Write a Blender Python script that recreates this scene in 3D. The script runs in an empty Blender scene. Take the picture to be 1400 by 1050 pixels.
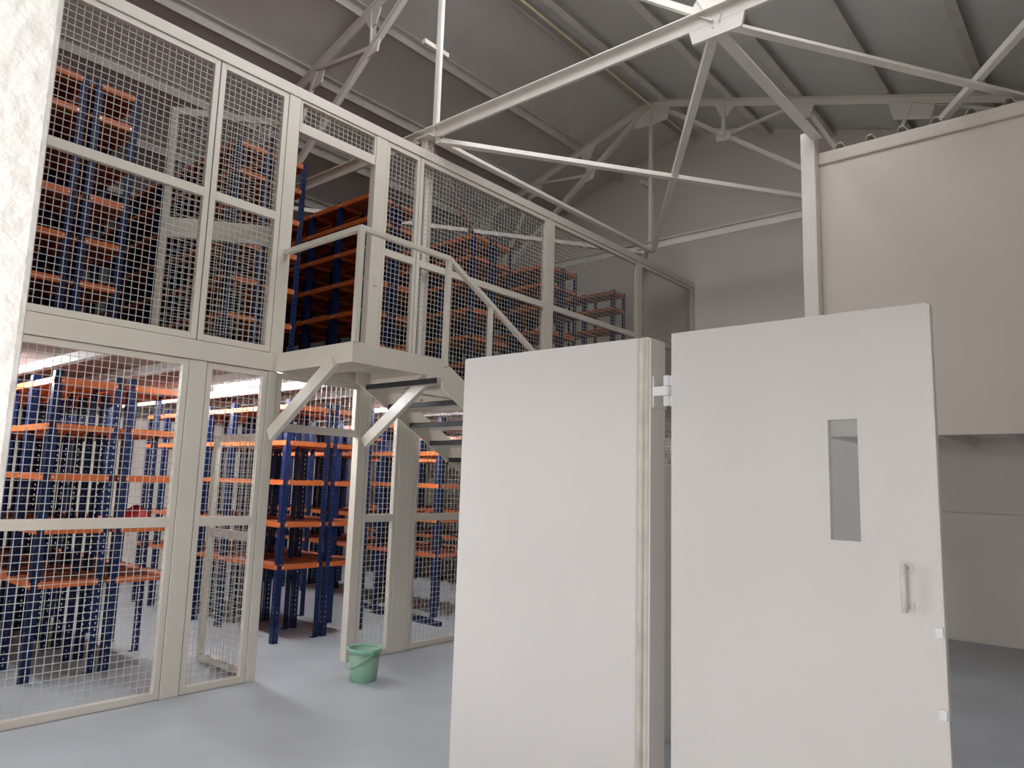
import bpy, math, random
from mathutils import Vector, Matrix
random.seed(7)
S = bpy.context.scene
COL = S.collection

# ------------------------------------------------------------------ camera, sky, exposure
FPX, PITCH, YAW, ROLL = 992.7, 0.136328, 0.710292, 0.0309471
cp, sp, cy, sy = math.cos(PITCH), math.sin(PITCH), math.cos(YAW), math.sin(YAW)
fw = Vector((-sy * cp, cy * cp, sp))
rt = Vector((cy, sy, 0))
up = rt.cross(fw)
r2 = math.cos(ROLL) * rt + math.sin(ROLL) * up
u2 = -math.sin(ROLL) * rt + math.cos(ROLL) * up
cam = bpy.data.objects.new('camera', bpy.data.cameras.new('camera'))
COL.objects.link(cam)
cam.data.sensor_width = 36.0
cam.data.lens = FPX / 1400 * 36.0
cam.data.clip_start = 0.02
m = Matrix((r2, u2, -fw)).transposed().to_4x4()
m.translation = Vector((0, 0, 1.6))
cam.matrix_world = m
S.camera = cam

w = bpy.data.worlds.new('sky'); S.world = w; w.use_nodes = True
bg = w.node_tree.nodes['Background']
bg.inputs[0].default_value = (0.96, 0.97, 1.0, 1)
bg.inputs[1].default_value = 2.6
S.view_settings.view_transform = 'Standard'
S.view_settings.look = 'None'
S.view_settings.exposure = 1.12
S.view_settings.gamma = 1.0
S.view_settings.use_curve_mapping = False
S.cycles.use_denoising = True
S.cycles.max_bounces = 10
S.cycles.diffuse_bounces = 6
S.cycles.glossy_bounces = 3
S.cycles.sample_clamp_indirect = 6.0

def portal(loc, rot, sx, sy_):
    l = bpy.data.lights.new('sky_portal', 'AREA'); l.shape = 'RECTANGLE'; l.size = sx; l.size_y = sy_
    l.cycles.is_portal = True
    o = bpy.data.objects.new('sky_portal', l); COL.objects.link(o); o.location = loc; o.rotation_euler = rot

# ------------------------------------------------------------------ materials
def mat(name, col, rough=0.6, metal=0.0, var=0.0, scale=3.0, bump=0.0, bscale=40.0, spec=0.5, col2=None, emit=0.0, detail=4.0):
    mt = bpy.data.materials.new(name); mt.use_nodes = True
    nt = mt.node_tree; b = nt.nodes['Principled BSDF']
    b.inputs['Base Color'].default_value = (*col, 1)
    b.inputs['Roughness'].default_value = rough
    b.inputs['Metallic'].default_value = metal
    b.inputs['Specular IOR Level'].default_value = spec
    if var or bump:
        tc = nt.nodes.new('ShaderNodeTexCoord')
    if var:
        n = nt.nodes.new('ShaderNodeTexNoise'); n.inputs['Scale'].default_value = scale; n.inputs['Detail'].default_value = detail
        nt.links.new(tc.outputs['Object'], n.inputs['Vector'])
        r = nt.nodes.new('ShaderNodeValToRGB')
        c2 = col2 or tuple(max(0, c * (1 - var)) for c in col)
        r.color_ramp.elements[0].position = 0.3; r.color_ramp.elements[1].position = 0.7
        r.color_ramp.elements[0].color = (*c2, 1); r.color_ramp.elements[1].color = (*col, 1)
        nt.links.new(n.outputs['Fac'], r.inputs['Fac']); nt.links.new(r.outputs['Color'], b.inputs['Base Color'])
    if bump:
        n2 = nt.nodes.new('ShaderNodeTexNoise'); n2.inputs['Scale'].default_value = bscale; n2.inputs['Detail'].default_value = 3
        nt.links.new(tc.outputs['Object'], n2.inputs['Vector'])
        bp = nt.nodes.new('ShaderNodeBump'); bp.inputs['Strength'].default_value = bump; bp.inputs['Distance'].default_value = 0.02
        nt.links.new(n2.outputs['Fac'], bp.inputs['Height']); nt.links.new(bp.outputs['Normal'], b.inputs['Normal'])
    if emit:
        b.inputs['Emission Color'].default_value = (0.93, 0.97, 1.0, 1); b.inputs['Emission Strength'].default_value = emit
    return mt

M = {}
M['frame'] = mat('cream_paint', (0.63, 0.585, 0.51), 0.35, var=0.06, scale=2.5)
M['wire'] = mat('galvanised_wire', (0.50, 0.49, 0.46), 0.4)
M['gate'] = mat('white_gate_paint', (0.74, 0.705, 0.67), 0.45, var=0.07, scale=1.2, bump=0.02, bscale=6)
M['strip'] = mat('worn_edge_strip', (0.74, 0.68, 0.60), 0.6, var=0.28, scale=5, bump=0.1, bscale=15)
M['plaster'] = mat('white_plaster', (0.80, 0.775, 0.74), 0.8, bump=0.35, bscale=34)
M['wall'] = mat('white_wall', (0.84, 0.78, 0.71), 0.8, var=0.05, scale=0.8, bump=0.03, bscale=20)
M['boxwall'] = mat('beige_wall', (0.66, 0.60, 0.53), 0.8, var=0.06, scale=0.7)
M['roof'] = mat('roof_panel', (0.80, 0.80, 0.79), 0.6, var=0.12, scale=0.9)
M['truss'] = mat('truss_paint', (0.80, 0.76, 0.70), 0.5, var=0.08, scale=3)
M['purlin'] = mat('purlin_paint', (0.76, 0.73, 0.69), 0.55, var=0.15, scale=4)
M['floor'] = mat('concrete_floor', (0.43, 0.455, 0.49), 0.42, var=0.2, scale=1.3, bump=0.02, bscale=30, detail=7)
M['ground'] = mat('outside_concrete', (0.55, 0.54, 0.52), 0.9, var=0.1, scale=1.0)
M['blue'] = mat('blue_steel', (0.005, 0.016, 0.075), 0.4, spec=0.3)
M['orange'] = mat('orange_steel', (0.60, 0.14, 0.03), 0.4, var=0.15, scale=6)
M['board'] = mat('chipboard', (0.38, 0.10, 0.05), 0.6, var=0.25, scale=9)
M['bolt'] = mat('zinc_bolt', (0.75, 0.75, 0.75), 0.3, metal=0.6)
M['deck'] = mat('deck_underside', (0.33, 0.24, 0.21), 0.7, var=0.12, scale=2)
M['tube'] = mat('lit_tube', (1, 1, 1), 0.4, emit=80.0)
M['fitting'] = mat('lamp_body', (0.80, 0.80, 0.78), 0.4)
M['tread_edge'] = mat('tread_edge_black', (0.03, 0.032, 0.034), 0.6)
M['green'] = mat('green_plastic', (0.20, 0.42, 0.29), 0.5, var=0.3, scale=7, col2=(0.28, 0.36, 0.28))
M['greenrim'] = mat('green_plastic_pale', (0.21, 0.42, 0.31), 0.45)
M['red'] = mat('red_plastic', (0.65, 0.03, 0.05), 0.4, var=0.3, scale=30)
M['ridge_light'] = mat('painted_ridge_light', (0.95, 0.85, 0.55), 0.3)  # pale yellow painted in place of daylight at the ridge
M['dark_grey'] = mat('dark_grey_wall', (0.20, 0.20, 0.20), 0.9, var=0.2, scale=1.5)  # dark grey for the upper part of the left wall
M['sheet'] = mat('corrugated_sheet', (0.60, 0.58, 0.55), 0.5)
M['steel'] = mat('white_hinge', (0.82, 0.82, 0.82), 0.35)

# ------------------------------------------------------------------ mesh helpers
class MB:
    def __init__(s): s.v = []; s.f = []; s.mi = []
    def box(s, x0, x1, y0, y1, z0, z1, mi=0):
        n = len(s.v)
        s.v += [(x0, y0, z0), (x1, y0, z0), (x1, y1, z0), (x0, y1, z0), (x0, y0, z1), (x1, y0, z1), (x1, y1, z1), (x0, y1, z1)]
        s.f += [tuple(n + i for i in q) for q in ((0, 3, 2, 1), (4, 5, 6, 7), (0, 1, 5, 4), (1, 2, 6, 5), (2, 3, 7, 6), (3, 0, 4, 7))]
        s.mi += [mi] * 6; return s
    def hexa(s, c, mi=0):                       # eight corners, ordered like box
        n = len(s.v); s.v += [tuple(p) for p in c]
        s.f += [tuple(n + i for i in q) for q in ((0, 3, 2, 1), (4, 5, 6, 7), (0, 1, 5, 4), (1, 2, 6, 5), (2, 3, 7, 6), (3, 0, 4, 7))]
        s.mi += [mi] * 6; return s
    def bar(s, p, q, w, h, ref=(0, 0, 1), ow=0.0, oh=0.0, mi=0):   # rectangular bar p->q, w across, h along ref
        p = Vector(p); q = Vector(q); d = (q - p).normalized(); r = Vector(ref)
        a = d.cross(r)
        if a.length < 1e-4: a = d.cross(Vector((1, 0, 0)))
        a.normalize(); b = a.cross(d).normalized()
        c = []
        for e in (p, q):
            pass
        def pt(e, i, j): return e + a * (ow + i * w / 2) + b * (oh + j * h / 2)
        c = [pt(p, -1, -1), pt(p, 1, -1), pt(q, 1, -1), pt(q, -1, -1), pt(p, -1, 1), pt(p, 1, 1), pt(q, 1, 1), pt(q, -1, 1)]
        return s.hexa(c, mi)
    def angle(s, p, q, w, t=0.008, ref=(0, 0, 1)):               # L section
        s.bar(p, q, w, t, ref, 0, -w / 2); s.bar(p, q, t, w, ref, -w / 2 + t / 2, 0); return s
    def tee(s, p, q, w, h, t=0.01, ref=(0, 0, 1)):               # double angle: flat on top, web below
        s.bar(p, q, w, t, ref, 0, h / 2); s.bar(p, q, t * 2.2, h, ref); return s
    def tube(s, pts, r, n=8, mi=0):
        base = len(s.v); pts = [Vector(p) for p in pts]
        for i, p in enumerate(pts):
            d = (pts[min(i + 1, len(pts) - 1)] - pts[max(i - 1, 0)]).normalized()
            a = d.cross(Vector((0, 0, 1)))
            if a.length < 1e-3: a = d.cross(Vector((1, 0, 0)))
            a.normalize(); b = a.cross(d)
            for k in range(n):
                t = 2 * math.pi * k / n
                s.v.append(tuple(p + a * r * math.cos(t) + b * r * math.sin(t)))
        for i in range(len(pts) - 1):
            for k in range(n):
                k2 = (k + 1) % n
                s.f.append((base + i * n + k, base + i * n + k2, base + (i + 1) * n + k2, base + (i + 1) * n + k)); s.mi.append(mi)
        s.f.append(tuple(base + k for k in range(n))[::-1]); s.mi.append(mi)
        s.f.append(tuple(base + (len(pts) - 1) * n + k for k in range(n))); s.mi.append(mi)
        return s
    def lathe(s, prof, cx, cy_, n=32, mi=0):
        base = len(s.v)
        for r, z in prof:
            for k in range(n):
                t = 2 * math.pi * k / n; s.v.append((cx + r * math.cos(t), cy_ + r * math.sin(t), z))
        for i in range(len(prof) - 1):
            for k in range(n):
                k2 = (k + 1) % n
                s.f.append((base + i * n + k, base + i * n + k2, base + (i + 1) * n + k2, base + (i + 1) * n + k)); s.mi.append(mi)
        return s
    def prism(s, poly, axis, a, b, mi=0):        # 2-D polygon extruded along x or y
        n = len(s.v); k = len(poly)
        for t in (a, b):
            for u, v in poly: s.v.append((t, u, v) if axis == 'x' else (u, t, v) if axis == 'y' else (u, v, t))
        s.f.append(tuple(range(n, n + k))); s.f.append(tuple(range(n + k, n + 2 * k))[::-1]); s.mi += [mi, mi]
        for i in range(k):
            j = (i + 1) % k; s.f.append((n + i, n + k + i, n + k + j, n + j)); s.mi.append(mi)
        return s
    def mesh(s, name, mats, smooth=False, loc=(0, 0, 0)):
        me = bpy.data.meshes.new(name)
        if any(loc): v = [(a - loc[0], b - loc[1], c - loc[2]) for a, b, c in s.v]
        else: v = s.v
        me.from_pydata(v, [], s.f)
        for mt in (mats if isinstance(mats, (list, tuple)) else [mats]): me.materials.append(mt)
        me.polygons.foreach_set('material_index', s.mi)
        me.update()
        import bmesh
        bm = bmesh.new(); bm.from_mesh(me); bmesh.ops.recalc_face_normals(bm, faces=bm.faces); bm.to_mesh(me); bm.free()
        if smooth: me.polygons.foreach_set('use_smooth', [True] * len(me.polygons))
        return me

def link(name, me, parent=None, loc=None):
    o = bpy.data.objects.new(name, me); COL.objects.link(o)
    if parent: o.parent = parent
    if loc is not None: o.location = loc
    return o
def tag(o, label, cat, group=None):
    o['label'] = label; o['category'] = cat
    if group: o['group'] = group
    return o
def thing(name, label, cat, loc=(0, 0, 0), rz=0.0, group=None):
    o = bpy.data.objects.new(name, None); COL.objects.link(o); o.location = loc; o.rotation_euler = (0, 0, rz)
    o.empty_display_size = 0.1
    return tag(o, label, cat, group)
def bevel(o, wd, seg=2):
    b = o.modifiers.new('bevel', 'BEVEL'); b.width = wd; b.segments = seg; b.limit_method = 'ANGLE'; return o
def part(name, mb, m_, parent, bev=0.0, smooth=False):           # mesh given in world coordinates, parent unrotated
    L = Vector((0, 0, 0)); q = parent
    while q: L = L + q.location; q = q.parent
    L = tuple(L)
    o = link(name, mb.mesh(name, m_, smooth, L), parent)
    if bev: bevel(o, bev)
    return o
def struct(name, mb, m_, parent=None, bev=0.0):
    o = part(name, mb, m_, parent, bev)
    if not parent: o['kind'] = 'structure'
    return o
def box(*a): return MB().box(*a)

# ------------------------------------------------------------------ dimensions of the hall
FX = -5.39                     # front face of the mesh screen
RX, RZ, SL = -5.40, 7.60, 0.32 # ridge line (rafter level) and roof slope
YB = 10.85                     # back wall
XL, XR = -11.6, 1.8            # side walls
def rafz(x): return RZ - SL * abs(x - RX)
Y1, Y2 = 4.92, 9.42            # trusses
ZC = 5.20                      # bottom chord

# ------------------------------------------------------------------ setting
struct('floor', box(XL - 0.3, XR + 0.3, -0.1, YB + 0.3, -0.12, 0), M['floor'])
struct('ground', box(-22, 14, -16, -0.1, -0.14, -0.02), M['ground'])
up_r = 0.16
def roof_prism(x0, x1, y0, y1, o, t):
    return MB().prism([(x0, rafz(x0) + o), (x1, rafz(x1) + o), (x1, rafz(x1) + o + t), (x0, rafz(x0) + o + t)], 'y', y0, y1)
ceil = struct('ceiling', roof_prism(XL - 0.3, RX, -0.2, YB + 0.25, up_r, 0.06), M['roof'])
SK0, SK1 = 2.3, 5.9                      # unseen roof openings added over the entrance end to let in daylight
SKX = [(-4.75, -3.2), (-2.7, -1.0)]
xs = [RX] + [v for p in SKX for v in p] + [XR + 0.3]
for i in range(len(xs) - 1):
    a, b = xs[i], xs[i + 1]
    if i % 2 == 0: part('roof_sheet', roof_prism(a, b, -0.2, SK1, up_r, 0.06), M['roof'], ceil)
    else:
        part('roof_sheet', roof_prism(a, b, -0.2, SK0, up_r, 0.06), M['roof'], ceil)
        portal(((a + b) / 2, (SK0 + SK1) / 2, rafz((a + b) / 2) + up_r + 0.07), (0, math.atan(SL), 0), b - a, SK1 - SK0)
part('roof_sheet', roof_prism(RX, XR + 0.3, SK1, YB + 0.25, up_r, 0.06), M['roof'], ceil)
for x in (-11.3, -10.2, -9.1, -7.95, -6.80, -5.56, -5.20, -4.12, -3.16, -2.10, -1.07, -0.05, 0.95):
    z = rafz(x)
    mb = MB()
    mb.bar((x, -0.1, z + 0.08), (x, YB, z + 0.08), 0.012, 0.15, (SL if x < RX else -SL, 0, 1), -0.04)
    for s in (-1, 1): mb.bar((x, -0.1, z + 0.08), (x, YB, z + 0.08), 0.09, 0.014, (SL if x < RX else -SL, 0, 1), 0, s * 0.07)
    part('purlin', mb, M['purlin'], ceil)
for y in (1.4, 2.6, 3.8, 6.2, 7.4, 8.6):                     # lapped joints of the roof panels
    part('panel_joint', roof_prism(XL - 0.3, RX - 0.03, y, y + 0.012, up_r - 0.004, 0.006), M['roof'], ceil)

part('ridge_light_line', MB().tube([(-5.36, 0.4, 7.48), (-5.36, YB, 7.48)], 0.014, 8), M['ridge_light'], ceil)  # thin pale tube standing in for a line of daylight along the ridge
def gable(xs0, xs1, y0, y1, z0=0.0):
    pts = [(xs0, z0), (xs1, z0), (xs1, rafz(xs1) + up_r - 0.01)]
    if xs0 < RX < xs1: pts.append((RX, RZ + up_r - 0.01))
    pts.append((xs0, rafz(xs0) + up_r - 0.01))
    return MB().prism(pts, 'y', y0, y1)
struct('wall_back', gable(XL, XR, YB, YB + 0.2), M['wall'])
wl = struct('wall_left', box(XL - 0.2, XL, -0.05, YB + 0.2, 0, 2.55), M['wall'])
part('upper_wall', box(XL - 0.2, XL, -0.05, YB + 0.2, 2.55, 5.75), M['dark_grey'], wl)
struct('wall_right', box(XR, XR + 0.2, -0.05, YB + 0.2, 0, 5.3), M['wall'])
OX0, OX1, OZ = -1.12, 0.16, 2.35
VX0, VX1, VZ0, VZ1 = -5.2, -3.1, 0.5, 2.7      # window added to the entrance wall for its daylight, outside the view
struct('wall_front', box(VX1, OX0, -0.05, 0.30, 0, rafz(VX1)), M['plaster'], None, 0.01)
fr = bpy.data.objects['wall_front']
part('wall_panel', gable(XL, VX0, -0.05, 0.30), M['plaster'], fr)
part('wall_panel', box(VX0, VX1, -0.05, 0.30, 0, VZ0), M['plaster'], fr)
part('wall_panel', gable(VX0, VX1, -0.05, 0.30, VZ1), M['plaster'], fr)
for k in range(1, 3):
    x = VX0 + (VX1 - VX0) * k / 3
    part('added_mullion', box(x - 0.03, x + 0.03, 0.08, 0.16, VZ0, VZ1), M['truss'], fr)  # bars of the added window
portal(((VX0 + VX1) / 2, -0.06, (VZ0 + VZ1) / 2), (-math.pi / 2, 0, 0), VX1 - VX0, VZ1 - VZ0)
part('wall_header', gable(OX0, XR, -0.05, 0.30, OZ), M['plaster'], fr)
part('wall_return', box(OX1, XR, -0.05, 0.30, 0, OZ), M['plaster'], fr)
portal(((OX0 + OX1) / 2, -0.06, OZ / 2), (-math.pi / 2, 0, 0), OX1 - OX0, OZ)

struct('added_canopy', box(-4.5, 3.5, -2.6, -0.05, 2.85, 2.97), M['wall'])  # unseen canopy, added to cut daylight on the pier and doorway

# raised room on the right
BY0, BY1, BX0 = 7.32, 9.85, -2.262
rb = struct('wall_mezzanine', box(BX0, XR, BY0, BY0 + 0.12, 2.14, 5.03), M['boxwall'], None, 0.015)
part('coping', box(BX0, XR, BY0 - 0.03, BY0, 4.90, 5.03), M['boxwall'], rb, 0.014)
part('edge_band', box(BX0, XR, BY0 - 0.008, BY0, 2.14, 2.32), M['boxwall'], rb, 0.003)
part('side_wall', box(BX0, BX0 + 0.1, BY0 + 0.12, BY1, 2.14, 5.0), M['boxwall'], rb)
part('room_floor', box(BX0, XR, BY0 + 0.12, BY1, 2.28, 2.36), M['wall'], rb)
for i in range(7):
    x = -1.98 + i * 0.56
    part('joist', MB().box(x, x + 0.05, BY0 + 0.12, BY1, 2.17, 2.28), M['purlin'], rb)
mb = MB(); x = BX0 + 0.06; n = 0
top = []
while x < XR - 0.3:
    top += [(x, 5.04), (x + 0.07, 5.04), (x + 0.115, 5.125), (x + 0.150, 5.125), (x + 0.20, 5.04)]; x += 0.285
poly = top + [(a, b - 0.008) for a, b in reversed(top)]
for i in range(len(top) - 1):
    a, b = top[i], top[i + 1]
    mb.prism([a, b, (b[0], b[1] - 0.008), (a[0], a[1] - 0.008)], 'y', BY0 + 0.05, BY1)
part('corrugated_sheet', mb, M['sheet'], rb)
wi = struct('wall_inner', box(BX0, XR, 9.80, 9.9, 0, 1.428), M['wall'])
part('upper_panel', box(BX0, XR, 9.80, 9.9, 1.434, 2.28), M['wall'], wi)

c = thing('steel_column', 'tall white box column at the edge of the raised beige room', 'column', (-2.33, 7.27, 0))
part('shaft', box(-2.40, -2.26, 7.20, 7.34, 0, 5.24), M['truss'], c, 0.006)
part('base_plate', box(-2.46, -2.20, 7.14, 7.40, 0, 0.015), M['truss'], c)
for y, wh in ((Y1, 'standing beside the upper doorway screen'), (Y2, 'at the far end of the mesh screen')):
    c = thing('centre_column', 'slim white column under the ridge, ' + wh, 'column', (-5.52, y, 0))
    mb = MB().box(-5.565, -5.475, y - 0.05, y - 0.043, 0, ZC).box(-5.565, -5.475, y + 0.043, y + 0.05, 0, ZC).box(-5.525, -5.515, y - 0.043, y + 0.043, 0, ZC)
    part('shaft', mb, M['truss'], c)
    part('cap_plate', box(-5.62, -5.40, y - 0.09, y + 0.09, ZC, ZC + 0.014), M['truss'], c)

# ------------------------------------------------------------------ roof trusses
def truss(y, label):
    t = thing('roof_truss', label, 'truss', (RX, y, ZC))
    Rg = (RX, y, RZ)
    part('bottom_chord', MB().tee((XL + 0.02, y, ZC + 0.05), (XR - 0.02, y, ZC + 0.05), 0.12, 0.11, 0.012), M['truss'], t)
    part('king_post', MB().angle((RX, y, ZC), (RX, y, RZ - 0.02), 0.048, 0.012, (0, 1, 0)), M['truss'], t)
    for s in (-1, 1):
        P = lambda d, z: (RX + s * d, y, z)
        Rf = lambda d: (RX + s * d, y, RZ - SL * d - 0.05)
        end = 6.15
        part('rafter', MB().tee(Rf(0), Rf(end), 0.11, 0.09, 0.012), M['truss'], t)
        part('diagonal', MB().angle(Rf(0.05), P(3.15, ZC + 0.03), 0.065, 0.01), M['truss'], t)
        dz = lambda d: RZ - 0.05 + (ZC + 0.08 - RZ) * d / 3.15
        for a, b in ((Rf(1.2), P(1.18, dz(1.18))), (P(1.18, dz(1.18)), Rf(2.3)), (Rf(2.3), P(3.15, ZC)), (P(3.15, ZC), Rf(3.6)), (Rf(3.6), P(6.05, ZC + 0.05))):
            part('web_member', MB().angle(a, b, 0.05, 0.008), M['truss'], t)
        def plate(cx, cz, pts):
            part('gusset', MB().prism([(RX + s * (cx + u), cz + v) for u, v in pts], 'y', y - 0.012, y + 0.012), M['truss'], t)
        plate(3.15, ZC, [(-0.26, 0.12), (-0.2, -0.12), (0.2, -0.12), (0.26, 0.12), (0.16, 0.3), (-0.12, 0.3)])
        plate(1.2, rafz(RX + 1.2), [(-0.14, -0.05), (0.14, -0.14), (0.05, -0.26), (-0.06, -0.24)])
        plate(1.18, dz(1.18), [(-0.13, 0.08), (0.13, 0.04), (0.1, -0.1), (-0.1, -0.08)])
        plate(2.3, rafz(RX + 2.3), [(-0.16, -0.02), (0.16, -0.12), (0.1, -0.30), (-0.1, -0.26)])
        plate(3.6, rafz(RX + 3.6), [(-0.26, 0.0), (0.26, -0.16), (0.2, -0.36), (-0.2, -0.24)])
        plate(0.16, RZ - 0.1, [(-0.16, 0.05), (0.18, -0.02), (0.12, -0.28), (-0.16, -0.3)])
    part('cleat', MB().bar((RX - 0.05, y - 0.19, 6.22), (RX - 0.05, y + 0.16, 6.22), 0.05, 0.05), M['frame'], t)
    return t
truss(Y1, 'near white fan truss crossing the hall above the stair landing')
truss(Y2, 'far white fan truss standing just before the back gable wall')
N1, N2 = RX + 3.15, 0.62
def brace(name, label, p, q, wd=0.075, cat='brace'):
    o = part(name, MB().angle(p, q, wd, 0.01), M['truss'], None)
    return tag(o, label, cat)
zb = ZC - 0.03
brace('ridge_strut', 'long white strut over the mesh screen linking both centre columns', (-5.36, Y1, zb), (-5.36, Y2, zb), 0.08, 'strut')
brace('side_strut', 'thick white strut running from the big truss gusset to the box column', (N1, Y1, zb), (N1, 7.26, ZC + 0.02), 0.10, 'strut')
brace('cross_brace', 'flat diagonal brace from near centre column toward box column top', (-5.3, Y1, zb - 0.03), (N1, Y2, zb - 0.03), 0.075)
brace('cross_brace', 'slender diagonal brace from the big truss gusset to far centre column', (N1, Y1, zb + 0.02), (-5.35, Y2, zb + 0.02), 0.07)
brace('cross_brace', 'long diagonal brace from big truss gusset across above the beige room', (N1, Y1, zb + 0.05), (N2, Y2, zb + 0.05), 0.075)
brace('cross_brace', 'short diagonal brace crossing the long one above the corrugated sheet', (N2, Y1, zb + 0.13), (N1, Y2, zb + 0.13), 0.06)
brace('cross_brace', 'pale diagonal brace over the upper racks, rising toward near column', (-5.5, Y1, zb), (-8.5, Y2, zb), 0.075)
brace('cross_brace', 'pale diagonal brace behind the upper doorway, under the left roof slope', (-8.5, Y1, zb), (-5.5, Y2, zb), 0.075)

# ------------------------------------------------------------------ mezzanine deck
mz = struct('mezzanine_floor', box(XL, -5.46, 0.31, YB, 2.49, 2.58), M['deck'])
for i in range(17):
    y = 0.72 + i * 0.62
    part('joist', MB().box(XL, -5.47, y, y + 0.06, 2.42, 2.49), M['fitting'], mz)
struct('trim_1', box(-5.50, FX + 0.012, 0.31, YB, 2.462, 2.61), M['frame'], None, 0.004)
struct('trim_2', box(-5.50, FX + 0.012, 0.31, YB, 4.905, 5.0), M['frame'], None, 0.004)

# posts of the screen
def post(y0, y1, z0, z1, label):
    o = part('screen_post', box(-5.47, FX + 0.004, y0, y1, z0, z1), M['frame'], None, 0.004)
    tag(o, label, 'post')
LP = [(2.525, 2.660, 'broad white post on lower screen between wide and narrow mesh panels'), (3.185, 3.268, 'lower doorway jamb on the entrance side, white painted steel'),
      (4.135, 4.228, 'lower doorway jamb beside the green bucket'), (4.635, 4.828, 'broad white post behind the green bucket, near stair stringer'),
      (7.0, 7.1, 'lower screen post under the stair behind the gate'), (9.1, 9.2, 'last lower screen post before the back wall, behind the gate')]
for a, b, l in LP: post(a, b, 0, 2.46, l)
UP = [(3.185, 3.30, 'upper doorway jamb on the entrance side, white painted steel'), (4.15, 4.285, 'upper doorway jamb on the stair side with small lock plate'),
      (6.865, 6.975, 'upper screen post between the two widest far mesh panels'), (9.02, 9.13, 'upper screen post next to the last mesh panel'),
      (10.75, 10.85, 'end post of upper screen against the back wall')]
for a, b, l in UP: post(a, b, 2.612, 4.904, l)

def wires(y0, y1, z0, z1, step=0.05, r=0.0019, x=-5.415):
    mb = MB()
    n = max(1, round((y1 - y0) / step)); 
    for i in range(1, n):
        y = y0 + (y1 - y0) * i / n; mb.box(x - r, x + r, y - r, y + r, z0, z1)
    n = max(1, round((z1 - z0) / step))
    for i in range(1, n):
        z = z0 + (z1 - z0) * i / n; mb.box(x + r, x + 3 * r, y0, y1, z - r, z + r)
    return mb
def panel(y0, y1, z0, z1, mid, label, sw=0.045, tr=0.045, br=0.05, mr=0.07, name='mesh_panel', cat='mesh panel', split=None):
    g = 0.004; y0 += g; y1 -= g; z0 += g; z1 -= g
    xa, xb = -5.44, FX
    t = thing(name, label, cat, (FX, y0, z0))
    part('stile', box(xa, xb, y0, y0 + sw, z0, z1), M['frame'], t, 0.003); part('stile', box(xa, xb, y1 - sw, y1, z0, z1), M['frame'], t, 0.003)
    part('rail', box(xa, xb, y0 + sw, y1 - sw, z0, z0 + br), M['frame'], t); part('rail', box(xa, xb, y0 + sw, y1 - sw, z1 - tr, z1), M['frame'], t)
    zs = [z0 + br, z1 - tr]
    if mid:
        part('rail', box(xa, xb, y0 + sw, y1 - sw, mid - mr / 2, mid + mr / 2), M['frame'], t)
        spans = [(z0 + br, mid - mr / 2), (mid + mr / 2, z1 - tr)]
    else: spans = [(z0 + br, z1 - tr)]
    for a, b in spans:
        o = part('wire_mesh', wires(y0 + sw, y1 - sw, a, b), M['wire'], t); o['kind'] = 'stuff'
    return t
ML, MU = 1.245, 3.785
panel(0.32, 2.525, 0.0, 2.46, ML, 'widest lower mesh panel beside the plaster pier')
panel(2.66, 3.185, 0.0, 2.46, ML, 'narrow lower mesh panel with an open mesh door behind it')
panel(3.268, 4.135, 1.97, 2.46, None, 'short mesh transom over the lower doorway', br=0.065)
panel(4.228, 4.635, 0.0, 2.46, ML, 'narrow lower mesh panel behind the green bucket', sw=0.04)
panel(4.828, 7.0, 0.0, 2.46, ML, 'lower mesh panel below the stair, partly hidden by white gate')
panel(7.1, 9.1, 0.0, 2.46, ML, 'lower mesh panel behind the gate, second from the back wall')
panel(9.2, 10.85, 0.0, 2.46, ML, 'lower mesh panel behind the gate, next to the back wall')
panel(0.32, 2.560, 2.612, 4.904, MU, 'widest upper mesh panel beside the plaster pier')
panel(2.560, 3.185, 2.612, 4.904, MU, 'upper mesh panel on the entrance side of the upper doorway')
panel(3.30, 4.15, 4.60, 4.904, None, 'short mesh transom over the upper doorway', br=0.09, tr=0.02, sw=0.02)
panel(4.285, 4.725, 2.612, 4.904, MU, 'narrow upper mesh panel right after the upper doorway', sw=0.035)
panel(4.725, 6.865, 2.612, 4.904, MU, 'wide upper mesh panel behind the sloping stair rail')
panel(6.975, 9.02, 2.612, 4.904, MU, 'upper mesh panel above the white gate, second from the back wall', sw=0.03)
panel(9.13, 10.75, 2.612, 4.904, MU, 'farthest upper mesh panel, showing the plain back wall', sw=0.03)

def mesh_door(label, loc, rz, wd, z0, z1, mids, plate_h):
    t = thing('mesh_door', label, 'door', loc, rz)
    def lp(name, mb, m_): return link(name, mb.mesh(name, m_), t)
    s = 0.055; d = 0.02
    lp('stile', MB().box(-s, 0, -d, d, z0, z1), M['frame']); lp('stile', MB().box(-wd, -wd + s, -d, d, z0, z1), M['frame'])
    lp('rail', MB().box(-wd + s, -s, -d, d, z0, z0 + 0.05), M['frame']); lp('rail', MB().box(-wd + s, -s, -d, d, z1 - 0.06, z1), M['frame'])
    lp('lock_band', MB().box(-wd + s, -s, -d, d, mids - plate_h / 2, mids + plate_h / 2), M['frame'])
    mb = MB(); r = 0.0019
    n = round((wd - 2 * s) / 0.05)
    for i in range(1, n):
        x = -wd + s + (wd - 2 * s) * i / n; mb.box(x - r, x + r, -r, r, z0 + 0.05, z1 - 0.06)
    n = round((z1 - z0 - 0.1) / 0.05)
    for i in range(1, n):
        z = z0 + 0.05 + (z1 - z0 - 0.11) * i / n; mb.box(-wd + s, -s, r, 3 * r, z - r, z + r)
    o = lp('wire_mesh', mb, M['wire']); o['kind'] = 'stuff'
    for z in (z0 + 0.3, z1 - 0.3): lp('hinge', MB().tube([(0.012, 0, z - 0.05), (0.012, 0, z + 0.05)], 0.011), M['frame'])
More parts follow.
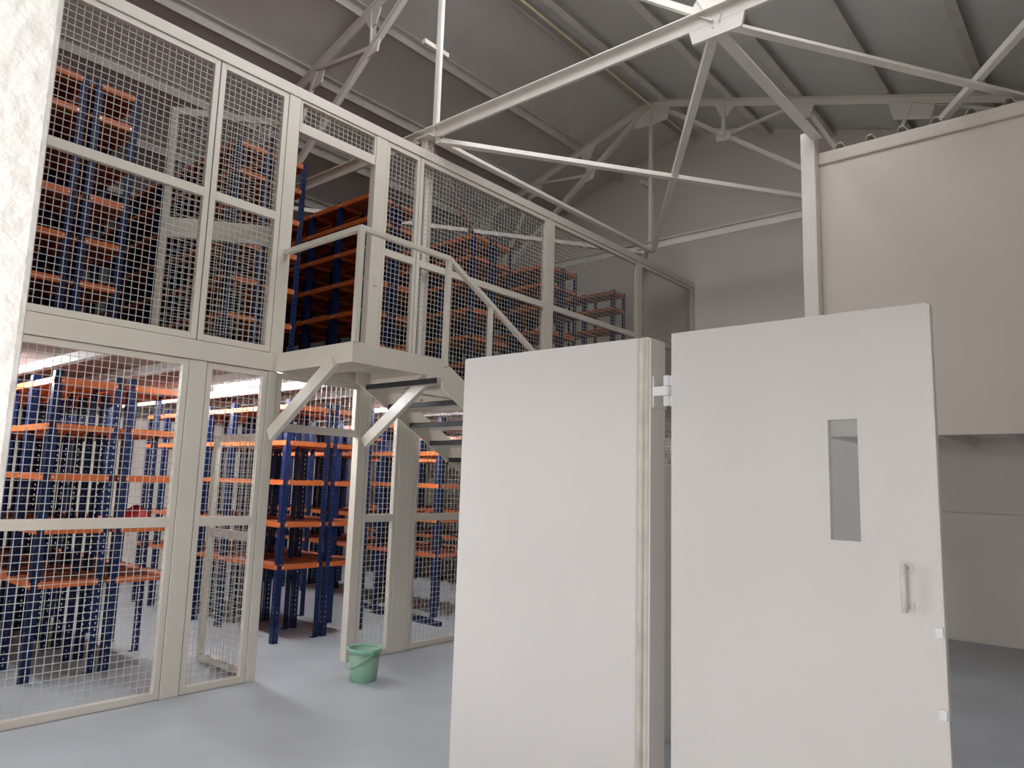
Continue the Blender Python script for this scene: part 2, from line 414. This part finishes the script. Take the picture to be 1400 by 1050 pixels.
mesh_door('open mesh door swung inward at the lower doorway', (-5.505, 3.25, 0), 0.0, 0.78, 0.02, 1.95, 1.1, 0.07)
mesh_door('open mesh door folded back behind the upper screen', (-5.50, 3.22, 2.58), math.radians(52), 0.92, 0.03, 2.12, 1.06, 0.17)
o = part('lock_plate', box(FX + 0.004, FX + 0.012, 4.20, 4.24, 3.42, 3.50), M['frame'], bpy.data.objects['screen_post.007'])

# ------------------------------------------------------------------ landing and stair
LX = -4.36; LZ = 2.61
t = thing('stair_landing', 'white steel landing projecting from the upper doorway on two braces', 'landing', (-4.9, 3.7, 2.46))
part('edge_plate', box(FX + 0.014, LX, 3.235, 3.25, 2.455, LZ), M['frame'], t); part('edge_plate', box(LX, LX + 0.014, 3.235, 4.22, 2.455, LZ), M['frame'], t)
part('edge_plate', box(FX + 0.014, LX, 4.15, 4.165, 2.50, LZ - 0.03), M['frame'], t)
for i in range(4):
    y = 3.252 + i * 0.224
    part('deck_plate', box(FX + 0.014, LX - 0.002, y, y + 0.222, 2.56, 2.60), M['frame'], t)
part('bearer', box(FX + 0.014, LX, 3.66, 3.72, 2.50, 2.56), M['frame'], t)
for y in (3.225, 4.19):
    part('brace', MB().bar((FX + 0.03, y, 1.93), (-4.55, y, 2.47), 0.05, 0.105, (0.5, 0, 1)), M['frame'], t, 0.004)
SR, SG = 0.1525, 0.272
t = thing('staircase', 'white steel stair with dark tread edges, descending from landing behind gate', 'stair', (-4.9, 6.4, 0))
ys, zs = 4.19, 2.50
ye = 4.12 + 2.5 / SR * SG
for x, ys in ((-5.30, 4.0), (LX - 0.005, 4.17)):
    part('stringer', MB().prism([(ys, zs + 0.06 + (4.19 - ys) * 0.2), (4.25, zs + 0.06), (ye, 0.16), (ye, 0.0), (ye - 0.14, 0.0), (ys, 2.355 - (ys - 4.19) * 0.56)], 'x', x, x + 0.016), M['frame'], t)
for i in range(16):
    y = 4.12 + i * SG; z = 2.60 - (i + 1) * SR
    tr = part('tread', MB().box(-5.284, LX - 0.006, y, y + 0.27, z - 0.02, z).box(-5.284, LX - 0.006, y + 0.25, y + 0.27, z - 0.05, z - 0.02), M['frame'], t)
    part('tread_strip', MB().box(-5.284, LX - 0.006, y - 0.012, y, z - 0.042, z + 0.004), M['tread_edge'], tr)  # near-black strip along the back edge of the tread
t = thing('stair_railing', 'white square tube railing around the landing and down the stair', 'railing', (LX, 3.27, LZ))
rs = 0.022
def rail(p, q, nm='top_rail'): part(nm, MB().bar(p, q, 2 * rs, 2 * rs), M['frame'], t, 0.004)
HR = 3.49
rail((FX + 0.006, 3.26, HR), (LX, 3.26, HR)); rail((LX + 0.0, 3.24, HR), (LX, 4.20, HR))
rslope = SR / SG * 0.94
rail((LX, 4.19, HR), (LX, 8.4, HR - (8.4 - 4.19) * rslope))
part('upright', box(LX - 0.022, LX + 0.022, 3.24, 3.284, LZ, HR - 0.02), M['frame'], t, 0.004)
part('upright', box(LX - 0.022, LX + 0.022, 4.17, 4.214, LZ - 0.06, HR - 0.02), M['frame'], t, 0.004)
for y in (4.74, 5.6, 6.5, 7.4, 8.36):
    zt = HR - (y - 4.19) * rslope - 0.02
    part('upright', box(LX - 0.019, LX + 0.019, y - 0.02, y + 0.02, max(0.0, zt - 0.86), zt), M['frame'], t, 0.003)

# ------------------------------------------------------------------ racks
_cache = {}
def post_mesh(h):
    k = ('p', round(h, 3))
    if k in _cache: return _cache[k]
    mb = MB(); W_, T = 0.060, 0.004
    for ax in (0, 1):
        def bx(u0, u1, z0, z1):
            if ax == 0: mb.box(u0, u1, 0, T, z0, z1)
            else: mb.box(0, T, u0, u1, z0, z1)
        bx(0, 0.025, 0, h); bx(0.035, W_, 0, h)
        z = 0.0
        while z < h:
            bx(0.025, 0.035, z, min(h, z + 0.033)); z += 0.05
    mb.box(-0.003, W_ + 0.003, -0.003, W_ + 0.003, 0, 0.006)
    _cache[k] = mb.mesh('rack_post', M['blue']); return _cache[k]
def board_mesh(b, d):
    k = ('b', b, d)
    if k not in _cache: _cache[k] = MB().box(-b + 0.012, -0.012, 0.012, d - 0.012, -0.016, 0.0).mesh('rack_board', M['board'])
    return _cache[k]
def xbeam_mesh(b):
    k = ('x', b)
    if k not in _cache:
        mb = MB().box(-b + 0.004, -0.004, -0.004, 0.0, -0.042, 0.006).box(-b + 0.004, -0.004, 0.0, 0.028, -0.042, -0.038)
        for x in (-0.025, -b + 0.025): mb.box(x - 0.006, x + 0.006, -0.011, -0.004, -0.025, -0.013, 1)
        _cache[k] = mb.mesh('rack_side_beam', [M['orange'], M['bolt']])
    return _cache[k]
def ybeam_mesh(d):
    k = ('y', d)
    if k not in _cache:
        mb = MB().box(0.0, 0.005, 0.045, d - 0.045, -0.042, 0.006).box(-0.028, 0.0, 0.06, d - 0.06, -0.043, -0.039)
        for y in (0.058, d - 0.058): mb.box(0.005, 0.011, y - 0.006, y + 0.006, -0.025, -0.013, 1)
        _cache[k] = mb.mesh('rack_end_beam', [M['orange'], M['bolt']])
    return _cache[k]
def rack(label, x0, y0, z0, d, bay, nb, levels, h, group):
    t = thing('storage_rack', label, 'rack', (x0, y0, z0), 0, group)
    pm = post_mesh(h)
    for i in range(nb + 1):
        for s in (0, 1):
            p = link('post', pm, t, (-i * bay + (0.0 if i else 0.0), s * d, 0))
            if i == 0: p.rotation_euler = (0, 0, math.pi / 2 if not s else math.pi)
            else:
                p.rotation_euler = (0, 0, math.pi / 2 if not s else math.pi) if i < nb else (0, 0, 0 if not s else -math.pi / 2)
    for z in levels:
        for i in range(nb):
            link('shelf_board', board_mesh(bay, d), t, (-i * bay, 0, z))
            link('side_beam', xbeam_mesh(bay), t, (-i * bay, 0, z))
            q = link('side_beam', xbeam_mesh(bay), t, (-(i + 1) * bay, d, z)); q.rotation_euler = (0, 0, math.pi)
            link('end_beam', ybeam_mesh(d), t, (-i * bay, 0, z))
        link('end_beam', ybeam_mesh(d), t, (-nb * bay - 0.005, 0, z))
    return t
GX = -6.42; GL = [0.735, 1.145, 1.56, 1.955, 2.32]; GH = 2.38
gb = 0.54
grows = [(1.955, 'lower rack row closest to the plaster pier, behind the wide mesh panel', 6), (2.515, 'lower rack row along the entrance side of the first aisle', 6),
         (4.05, 'lower rack row seen through the lower doorway, bordering the aisle', 6), (4.61, 'lower rack row seen at the bucket side of the lower doorway', 5),
         (6.17, 'lower rack row behind the mesh below the stair', 8), (6.73, 'lower rack row behind the stair, back to back with another', 8),
         (8.3, 'lower rack row far behind the white gate', 8), (8.86, 'last lower rack row before the back wall', 7)]
for y, l, n in grows: rack('blue and orange ' + l, GX, y, 0, 0.515, gb, n, GL, GH, 'racks on the lower floor')
ux = -6.0; UL = [0.12, 0.44, 0.78, 1.12, 1.46, 1.78, 2.04]; UH = 2.06
ub = 0.53
urows = [(1.10, 'upper rack row nearest the pier behind widest upper panel', 5), (1.485, 'upper rack row second from the pier', 5), (1.87, 'upper rack row behind the open upper mesh door', 6),
         (3.06, 'upper rack row behind the upper panel before the doorway', 6), (3.45, 'upper rack row at entrance edge of the upper doorway', 6),
         (4.58, 'upper rack row bordering the aisle seen through upper doorway', 7), (4.96, 'upper rack row behind the narrow upper panel', 5),
         (6.16, 'upper rack row in the middle of the wide upper panel', 5), (6.55, 'upper rack row on the far side of the wide upper panel', 4),
         (7.62, 'upper rack row behind the panel above the gate, nearer one', 5), (8.01, 'upper rack row behind the panel above the gate, farther one', 4),
         (9.33, 'last upper rack row before the back wall', 4)]
for y, l, n in urows: rack('blue and orange ' + l, ux, y, 2.58, 0.34, ub, n, UL, UH, 'racks on the upper floor')

# things lying around the racks
o = part('plastic_bag', MB().lathe([(0.0, 1.150), (0.10, 1.150), (0.13, 1.19), (0.11, 1.25), (0.05, 1.285), (0.02, 1.31), (0.0, 1.30)], -6.70, 2.78, 20), M['red'], None, 0, True)
for v in o.data.vertices: v.co += Vector((random.uniform(-.012, .012), random.uniform(-.012, .012), random.uniform(-.006, .006) if v.co.z > 1.16 else 0))
tag(o, 'crumpled red plastic bag on a lower rack shelf', 'bag')
def loose(p, q, label):
    mb = MB().bar(p, q, 0.05, 0.004, (0, 0, 1), 0, 0.002).bar(p, q, 0.004, 0.05, (0, 0, 1), -0.023, 0.025)
    tag(part('loose_upright', mb, M['blue'], None), label, 'upright', None)
loose((-7.8, 6.02, 0), (-6.2, 5.94, 0), 'loose blue upright lying on the floor beside the broad post')
loose((-7.2, 5.86, 0), (-6.0, 5.88, 0), 'shorter loose blue upright on the floor nearer the mesh')

# fluorescent lights under the deck, including tubes added for brightness
tl = [(-6.12, 3.42, 'lit tube light over the aisle behind the narrow mesh panel'), (-9.2, 3.42, 'lit tube light deep behind the wide lower mesh panel'), (-7.6, 3.42, 'added tube light midway along the first aisle'),
      (-6.5, 5.58, 'lit tube light behind the lower doorway transom'), (-9.5, 5.58, 'lit tube light deep in the second aisle'), (-6.9, 7.74, 'lit tube light behind the stair'), (-9.3, 7.74, 'lit tube light deep behind the stair'), (-7.2, 1.56, 'lit tube light near the pier end')]
for x, y, l in tl:
    t = thing('fluorescent_light', l, 'light', (x, y, 2.49), 0)
    part('body', MB().box(x - 0.62, x + 0.62, y - 0.03, y + 0.03, 2.445, 2.489), M['fitting'], t)
    part('tube', MB().tube([(x - 0.58, y, 2.425), (x + 0.58, y, 2.425)], 0.016, 8), M['tube'], t)
    for s in (-1, 1): part('end_cap', MB().box(x + s * 0.60 - 0.02, x + s * 0.60 + 0.02, y - 0.02, y + 0.02, 2.405, 2.446), M['fitting'], t)

# ------------------------------------------------------------------ gate in front
GY = 2.95
t = thing('gate_partition', 'thick white fixed gate panel with worn rounded edge strip, left of the hinge', 'gate', (-2.3, GY, 0))
part('panel', box(-2.905, -1.755, GY, GY + 0.10, 0.0, 2.305), M['gate'], t, 0.012)
mb = MB()
part('edge_strip', MB().box(-1.765, -1.700, GY + 0.006, GY + 0.10, 0.0, 2.305), M['strip'], t, 0.012)
part('bead', MB().tube([(-1.735, GY + 0.008, 0.0), (-1.735, GY + 0.008, 2.295)], 0.012, 10), M['strip'], t, 0, True)
part('jamb', box(-1.712, -1.694, GY + 0.012, GY + 0.15, 0.0, 2.30), M['gate'], t, 0.003)
part('hinge_plate', box(-1.694, -1.682, GY + 0.02, GY + 0.14, 1.97, 2.12), M['gate'], t, 0.003)
t = thing('gate_leaf', 'white swinging gate leaf with narrow viewing slot and pull handle', 'gate', (-1.59, GY, 0))
x0, x1, y0, y1, zt = -1.582, -0.545, GY, GY + 0.038, 2.30
wx0, wx1, wz0, wz1 = -0.905, -0.797, 1.425, 1.885
mb = MB()
mb.box(x0, wx0, y0, y1, 0.015, zt).box(wx1, x1, y0, y1, 0.015, zt).box(wx0, wx1, y0, y1, 0.015, wz0).box(wx0, wx1, y0, y1, wz1, zt)
o = part('leaf_panel', mb, M['gate'], t)
import bmesh
bm = bmesh.new(); bm.from_mesh(o.data); bmesh.ops.remove_doubles(bm, verts=bm.verts, dist=1e-4)
dele = [f for f in bm.faces if not f.is_valid]
# drop the inner faces shared by two boxes
from collections import defaultdict
cen = defaultdict(list)
for f in bm.faces: cen[tuple(sorted(v.index for v in f.verts))].append(f)
bm.to_mesh(o.data); bm.free()
gm = bpy.data.materials.new('slot_glass'); gm.use_nodes = True; nt = gm.node_tree; nt.nodes.clear()
mo = nt.nodes.new('ShaderNodeOutputMaterial'); mx = nt.nodes.new('ShaderNodeMixShader'); tr_ = nt.nodes.new('ShaderNodeBsdfTransparent'); gl = nt.nodes.new('ShaderNodeBsdfGlossy')
gl.inputs['Roughness'].default_value = 0.12; gl.inputs['Color'].default_value = (0.85, 0.93, 1, 1); mx.inputs[0].default_value = 0.2
nt.links.new(tr_.outputs[0], mx.inputs[1]); nt.links.new(gl.outputs[0], mx.inputs[2]); nt.links.new(mx.outputs[0], mo.inputs['Surface'])
part('slot_pane', box(wx0, wx1, GY + 0.008, GY + 0.012, wz0, wz1), gm, t)
part('edge_frame', MB().box(x1 - 0.001, x1 + 0.010, y0 - 0.002, y1 + 0.002, 0.015, zt).box(x0, x1, y0 + 0.001, y1, zt - 0.001, zt + 0.006), M['gate'], t, 0.003)
hx = -0.648
part('handle', MB().tube([(hx, y0 - 0.048, 1.36), (hx, y0 - 0.048, 1.195)], 0.011, 10), M['gate'], t, 0, True)
for z in (1.345, 1.21): part('standoff', MB().box(hx - 0.007, hx + 0.007, y0 - 0.048, y0, z - 0.007, z + 0.007), M['gate'], t)
for z in (1.345, 1.21): part('handle_plate', box(hx - 0.022, hx + 0.022, y0 - 0.006, y0, z - 0.018, z + 0.018), M['gate'], t, 0.003)
for z in (1.135, 0.865): part('keeper', MB().box(x1 - 0.02, x1 + 0.006, y0 - 0.014, y0, z - 0.018, z + 0.018), M['steel'], t, 0.003)
for z in (2.045, 0.2):
    h = part('hinge', MB().tube([(-1.618, GY + 0.03, z - 0.07), (-1.618, GY + 0.03, z - 0.024)], 0.018, 12).tube([(-1.618, GY + 0.03, z + 0.022), (-1.618, GY + 0.03, z + 0.07)], 0.018, 12)
         .box(-1.618, x0, GY + 0.025, GY + 0.035, z - 0.07, z - 0.024).box(-1.618, x0, GY + 0.025, GY + 0.035, z + 0.022, z + 0.07), M['steel'], t)
    part('knuckle', MB().tube([(-1.618, GY + 0.03, z - 0.022), (-1.618, GY + 0.03, z + 0.02)], 0.018, 12).box(-1.682, -1.618, GY + 0.012, GY + 0.024, z - 0.022, z + 0.02), M['steel'], h)
o = part('low_partition', box(-2.42, -2.38, 3.35, 4.75, 0, 1.76), M['gate'], None, 0.004)
tag(o, 'low white panel standing behind gate, glimpsed through the hinge gap', 'panel')

# ------------------------------------------------------------------ green bucket
bxp, byp = -4.84, 3.905
t = thing('bucket', 'green plastic bucket on the concrete floor before the lower doorway', 'bucket', (bxp, byp, 0))
part('body', MB().lathe([(0.0, 0.004), (0.102, 0.0), (0.107, 0.008), (0.128, 0.243), (0.124, 0.243), (0.103, 0.012), (0.0, 0.012)], bxp, byp, 40), M['green'], t, 0, True)
part('rim', MB().lathe([(0.128, 0.214), (0.136, 0.216), (0.140, 0.250), (0.134, 0.257), (0.122, 0.251), (0.122, 0.243)], bxp, byp, 40), M['greenrim'], t, 0, True)
pts = []
ax = Vector((0.97, -0.23, 0)); nx = Vector((-0.23, -0.97, 0))
for i in range(17):
    a = math.pi * i / 16
    pts.append(Vector((bxp, byp, 0.228)) + ax * 0.142 * math.cos(a) + (nx * 0.62 + Vector((0, 0, -0.78))) * 0.15 * math.sin(a) + nx * 0.055 * math.sin(a))
part('bail', MB().tube(pts, 0.006, 8), M['greenrim'], t, 0, True)
for s in (-1, 1):
    p = Vector((bxp, byp, 0.228)) + ax * 0.140 * s
    part('lug', MB().box(p.x - 0.012, p.x + 0.012, p.y - 0.012, p.y + 0.012, 0.211, 0.243), M['greenrim'], t, 0.003)
